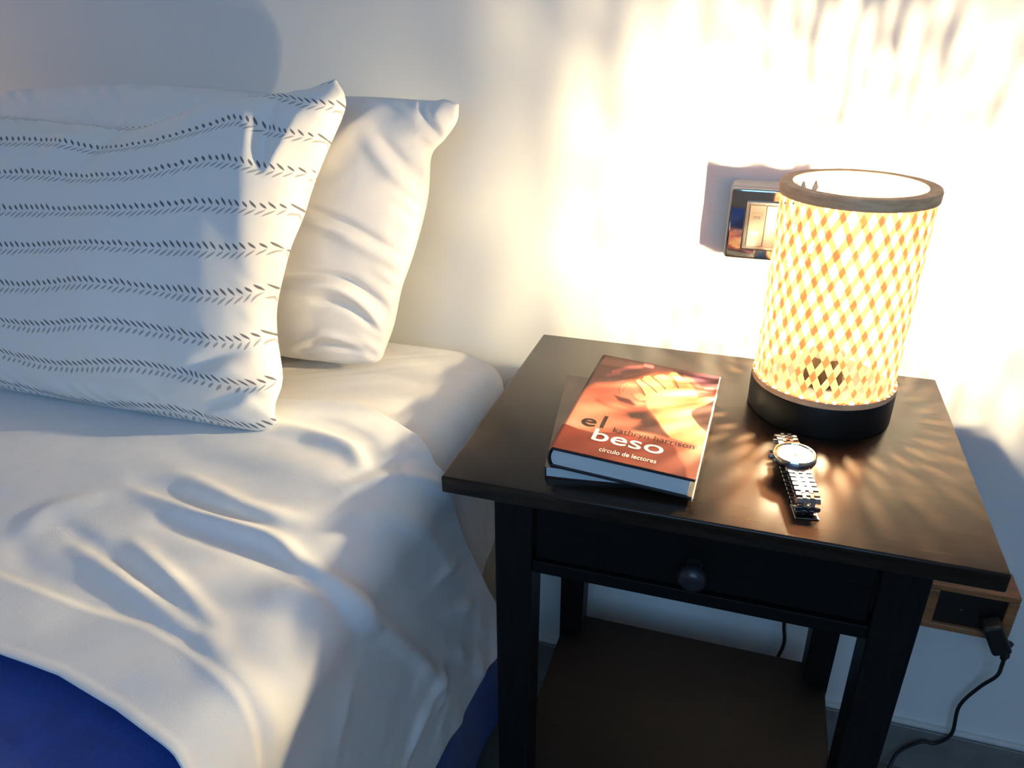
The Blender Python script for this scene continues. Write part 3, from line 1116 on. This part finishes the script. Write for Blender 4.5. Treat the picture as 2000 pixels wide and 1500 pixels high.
TOP = [  # (points in (s, y), height, width)
    ([(-.243, -.061), (-.161, -.078), (-.079, -.091), (-.03, -.115), (.04, -.10)], .0075, .010),
    ([(-.26, -.045), (-.165, -.063), (-.09, -.074)], -.006, .008),
    ([(-.226, -.024), (-.135, -.054), (-.073, -.060)], .0065, .011),
    ([(-.19, -.093), (-.13, -.100), (-.068, -.109), (-.015, -.126), (.05, -.13)], -.0070, .009),
    ([(-.231, -.146), (-.126, -.182), (-.048, -.212)], .0065, .009),
    ([(-.196, -.127), (-.122, -.162), (-.06, -.192)], .0050, .007),
    ([(-.27, -.125), (-.16, -.165), (-.07, -.20)], -.0045, .007),
    ([(-.191, .087), (-.136, .081), (-.09, .063)], .0050, .012),
    ([(-.200, .112), (-.140, .110), (-.085, .090), (-.05, .05)], -.0065, .009),
    ([(-.130, .075), (-.09, .070), (-.055, .04)], .0060, .010),
    ([(-.298, -.152), (-.251, -.180), (-.18, -.189)], -.003, .009),
    ([(-.063, -.194), (-.027, -.226), (.03, -.24)], .004, .012),
    ([(-.27, -.079), (-.302, -.114), (-.292, -.157)], .004, .012),
    ([(-.19, .02), (-.12, .025), (-.05, .0)], .0030, .02),
    ([(-.30, .03), (-.20, .0), (-.13, -.02)], -.0025, .014),
    # hanging side
    ([(-.037, -.147), (.082, -.07), (.184, -.008), (.283, .029)], .0085, .014),
    ([(-.02, -.12), (.10, -.045), (.20, .01)], -.005, .011),
    ([(.17, -.05), (.179, -.086), (.199, -.122), (.25, -.17)], -.0065, .008),
    ([(.214, .023), (.224, -.046), (.244, -.086), (.28, -.14)], .0065, .010),
    ([(.25, .05), (.27, -.02), (.30, -.08)], -.005, .008),
    ([(.114, .000), (.157, .074), (.211, .163)], -.0060, .006),
    ([(.130, -.005), (.175, .068), (.225, .150)], .0050, .008),
    ([(.155, .03), (.239, .098), (.336, .174)], -.0065, .008),
    ([(.17, .02), (.26, .08), (.35, .14)], .0050, .010),
    ([(.1, -.003), (.105, .036), (.122, .093)], .0050, .008),
    ([(.064, -.135), (.09, -.166), (.122, -.19)], .004, .012),
    ([(-.019, -.031), (.048, .03), (.113, .064)], .0045, .012),
    ([(-.056, -.003), (-.006, .05), (.057, .1)], .0050, .008),
    ([(-.061, .02), (-.041, .055), (0, .095)], -.0040, .006),
    ([(.02, -.02), (.09, .0), (.15, .03)], -.004, .012),
]


def fold1y(S):
    return np.interp(S, [-.39, -.30, -.23, -.17, -.11, -.07, -.01, .03, .12, .4], [-.205, -.192, -.198, -.205, -.208, -.217, -.240, -.262, -.33, -.55])


def fold2y(S):
    return np.interp(S, [-.6, -.30, -.21, -.135, -.075, -.02, .02, .1, .45], [-.292, -.272, -.263, -.267, -.279, -.294, -.315, -.37, -.62])


def H_sheet(S, Y):
    h = .0045 + .0011 * wnoise(S, Y, 21, 4, 4)
    for pts, hh, w in TOP:
        g = 1.55 if pts[len(pts) // 2][0] > .08 else 1.2
        h = h + crease(S, Y, pts, hh * g, w * 1.15)
    # a second, doubled layer where the sheet is turned back
    h = h + .0036 * sstep(.006, -.006, Y - fold1y(S)) * sstep(.5, .0, np.abs(S + .2) - .6)
    # thin rim along the turned edges
    h = h + .0006 * sstep(.006, .0, np.abs(Y - fold2y(S) - .004))
    h = h + .0005 * wnoise(S, Y, 77, 11, 2)
    # slack folds growing down the side
    h = h + sstep(.05, .33, S) * (.005 * np.sin(Y * 48 - S * 22 + 1.0) + .003 * np.sin(Y * 95 + S * 30))
    h = h + .010 * sstep(.24, .35, S) * sstep(.05, .25, Y)
    # fine crumples
    h = h + .0016 * wnoise(S, Y, 91, 9, 3) * sstep(.02, .18, S)
    h = h + .0006 * wnoise(S, Y, 33, 22, 2) * sstep(-.1, .2, S)
    lo = .0012 + .006 * sstep(.0, .10, S)
    return np.where(h < lo + .004, lo + .004 * np.exp((h - lo - .004) / .004), h)


def hem(y):
    return np.interp(y, [-.6, -.2, -.03, .09, .19, .215, .24], [.30, .30, .322, .347, .357, .352, .335]) + .003 * np.sin(y * 70)


ts = drape('top_sheet', M['sheet'], -1.66, hem, fold2y,
           lambda s: np.interp(s, [-.5, -.30, -.23, -.143, -.10, -.032, .0, .05, .10, .22, .335], [.10, .13, .150, .166, .155, .118, .090, .094, .108, .166, .230]),
           -.034, .045, ZM + .004, H_sheet, 420, 300, flare=.045)
tag(ts, 'white top sheet turned down over the blue blanket and hanging over the bedside', 'sheet')
so = ts.modifiers.new('thickness', 'SOLIDIFY')
so.thickness = .0012
so.offset = -1


# ------------------------------------------------------------------ pillows
def resample(pts, n, smooth=4):
    P_ = spline([(a, b_, 0) for a, b_ in pts], smooth)
    A = np.array([(p.x, p.y) for p in P_])
    sg = np.r_[0, np.cumsum(np.hypot(*np.diff(A, axis=0).T))]
    t = np.linspace(0, sg[-1], n)
    return np.stack([np.interp(t, sg, A[:, 0]), np.interp(t, sg, A[:, 1])], -1)


def pillow(name, top, right, bottom, left, plane, Tf, Tb, creases, m, seed, uvf=None, nu=300, nv=190, rim=.0, pe=4.0, po=.5):
    """top: left->right, right: top->bottom, bottom: right->left, left: bottom->top, all (x, z) on the seam plane"""
    Y0, Z0, sl = plane
    t = resample(top, nu)                      # v = 1
    bo = resample(bottom, nu)[::-1]            # v = 0, left -> right
    ri = resample(right, nv)[::-1]             # u = 1, bottom -> top
    le = resample(left, nv)                    # u = 0, bottom -> top
    u = np.linspace(0, 1, nu)[:, None, None]
    v = np.linspace(0, 1, nv)[None, :, None]
    G = (1 - v) * bo[:, None] + v * t[:, None] + (1 - u) * le[None] + u * ri[None] - (
        (1 - u) * (1 - v) * bo[0] + u * (1 - v) * bo[-1] + (1 - u) * v * t[0] + u * v * t[-1])
    X, Z = G[..., 0], G[..., 1]
    Y = Y0 + (Z - Z0) * sl
    n = np.array([0, -1, sl]) / math.hypot(1, sl)
    u, v = u[..., 0] + 0 * X, v[..., 0] + 0 * X

    def prof(a, p, q):
        return np.clip(1 - np.abs(2 * a - 1) ** p, 0, 1) ** q
    T = prof(u, pe * 1.35, po) * prof(v, pe * .7, po)
    rip = wnoise(X, Z, seed, 4, 4)
    cr = np.zeros(X.shape)
    for pts, hh, w in creases:
        cr += crease(X, Z, pts, hh, w)
    edge = np.minimum(np.minimum(u * 2, 1 - u) * (nu / nv), np.minimum(v, 1 - v))
    edge = np.minimum(np.minimum(1 - u, u) * 2.2, np.minimum(v, 1 - v))
    # short puckers along the seam
    perim = (u * 60 + v * 40)
    puck = .0016 * np.sin(perim * 1.9 + 2 * np.sin(perim * .6)) * np.exp(-(edge / .06) ** 2) * np.clip(edge / .01, 0, 1)
    hf = Tf * T + (.0022 * rip * np.clip(T * 1.4, 0, 1) + cr * np.clip(edge / .012, 0, 1) + puck)
    hb = Tb * T + .0015 * rip * T
    F = np.stack([X, Y, Z], -1) + n * hf[..., None]
    K = np.stack([X, Y, Z], -1) - n * hb[..., None]
    for A in (F, K):
        zmin = ZM + .0075
        A[..., 2] = np.maximum(A[..., 2], zmin + .0 * A[..., 0])
        A[..., 1] = np.minimum(A[..., 1], YW - .004)
    # one closed mesh
    idx = np.arange(nu * nv).reshape(nu, nv)
    bi = -np.ones((nu, nv), int)
    inner = np.zeros((nu, nv), bool)
    inner[1:-1, 1:-1] = True
    bi[inner] = nu * nv + np.arange(inner.sum())
    bi[~inner] = idx[~inner]
    verts = np.concatenate([F.reshape(-1, 3), K[inner]])
    fq = np.stack([idx[:-1, :-1], idx[1:, :-1], idx[1:, 1:], idx[:-1, 1:]], -1).reshape(-1, 4)
    bq = np.stack([bi[:-1, :-1], bi[:-1, 1:], bi[1:, 1:], bi[1:, :-1]], -1).reshape(-1, 4)
    me = bpy.data.meshes.new(name)
    me.from_pydata(verts.tolist(), [], np.concatenate([fq, bq]).tolist())
    l = me.uv_layers.new(name='UVMap')
    if uvf is not None:
        uvv = uvf(u, v, X, Z)
        full = np.zeros((len(verts), 2))
        full[:nu * nv] = uvv.reshape(-1, 2)
        full[nu * nv:] = uvv[inner]
        li = np.empty(len(me.loops), dtype=np.int32)
        me.loops.foreach_get('vertex_index', li)
        l.data.foreach_set('uv', full[li].ravel())
    me.update()
    return link(name, me, m, None, True)


BT = [(-.94, .965), (-.793, .974), (-.658, .985), (-.533, .988), (-.43, .984), (-.333, .979), (-.234, .982), (-.144, .980), (-.128, .982), (-.108, .977)]
BR = [(-.108, .977), (-.109, .958), (-.124, .938), (-.140, .92), (-.141, .878), (-.147, .842), (-.158, .8), (-.170, .763), (-.177, .72), (-.186, .690), (-.192, .675), (-.208, .667)]
BB = [(-.208, .667), (-.253, .664), (-.333, .663), (-.449, .664), (-.70, .664), (-.93, .668)]
BLf = [(-.93, .668), (-.955, .75), (-.96, .85), (-.94, .965)]
bp = pillow('pillow', BT, BR, BB, BLf, (.262, .667, .30), .050, .058, [
    ([(-.33, .858), (-.306, .851), (-.233, .836), (-.162, .803)], -.0085, .006),
    ([(-.30, .842), (-.235, .826), (-.170, .795)], .0060, .010),
    ([(-.34, .766), (-.326, .768), (-.237, .772), (-.193, .749), (-.176, .722)], -.0090, .006),
    ([(-.31, .757), (-.240, .760), (-.200, .740), (-.185, .715)], .0070, .009),
    ([(-.265, .742), (-.221, .738), (-.181, .705)], -.0055, .006),
    ([(-.198, .938), (-.162, .905), (-.138, .895)], -.0060, .007),
    ([(-.210, .930), (-.175, .897), (-.15, .88)], .0050, .009),
    ([(-.298, .675), (-.261, .690), (-.213, .686)], -.0060, .005),
    ([(-.300, .684), (-.258, .700), (-.215, .695)], .0050, .006),
    ([(-.193, .975), (-.232, .942), (-.272, .90)], .0060, .014),
    ([(-.150, .985), (-.143, .957), (-.124, .932)], -.0080, .006),
    ([(-.27, .955), (-.29, .90), (-.31, .87)], -.0050, .014),
], M['pillow'], 41)
tag(bp, 'plain white pillow standing against the wall behind the patterned one', 'pillow')

FT = [(-.90, .940), (-.80, .950), (-.674, .957), (-.553, .953), (-.477, .951), (-.421, .961), (-.355, .977), (-.31, .987), (-.272, .993), (-.247, .998), (-.217, 1.010)]
FR = [(-.217, 1.010), (-.203, .995), (-.202, .98), (-.215, .948), (-.227, .913), (-.234, .882), (-.244, .852), (-.249, .817), (-.250, .787), (-.243, .758), (-.228, .72), (-.231, .694), (-.224, .675)]
FB = [(-.224, .675), (-.240, .667), (-.27, .665), (-.40, .665), (-.60, .665), (-.88, .668)]
FL = [(-.88, .668), (-.91, .75), (-.915, .85), (-.90, .940)]


def leaf_uv(u, v, X, Z):
    vd = 1 - v
    su = sstep(.84, 1.0, u)
    vv_ = vd - .10 * su * np.clip(1 - vd, 0, 1) ** 2
    vv_ = vv_ + .012 * np.sin(u * 17 + v * 6)
    return np.stack([u * 90, (vv_ - .015) / .1215], -1)


fp = pillow('pillow', FT, FR, FB, FL, (.072, .665, .56), .066, .052, [
    ([(-.285, .965), (-.279, .91), (-.267, .845), (-.253, .787), (-.250, .74)], .0045, .016),
    ([(-.375, .955), (-.345, .968), (-.305, .962), (-.285, .945)], .0100, .014),
    ([(-.268, .975), (-.268, .935), (-.262, .905)], -.0085, .008),
    ([(-.235, .965), (-.245, .93), (-.262, .90)], .0050, .008),
    ([(-.319, .708), (-.278, .732), (-.250, .740)], -.0060, .008),
    ([(-.33, .695), (-.28, .712), (-.232, .722)], .0090, .012),
    ([(-.312, .672), (-.282, .690), (-.228, .716)], -.0080, .006),
    ([(-.30, .672), (-.265, .682), (-.24, .694)], .0060, .007),
    ([(-.408, .964), (-.466, .932), (-.482, .900)], -.0065, .012),
    ([(-.50, .955), (-.520, .925), (-.54, .90)], .0050, .014),
    ([(-.669, .940), (-.574, .943), (-.476, .935)], -.0045, .007),
    ([(-.45, .85), (-.44, .76), (-.43, .70)], .0035, .03),
    ([(-.34, .86), (-.345, .78), (-.36, .70)], -.0035, .025),
    ([(-.50, .685), (-.43, .690), (-.36, .684)], -.0050, .007),
], M['leaf'], 57, uvf=leaf_uv, nu=340, nv=220)
tag(fp, 'front pillow with rows of small grey printed leaves on white', 'pillow')
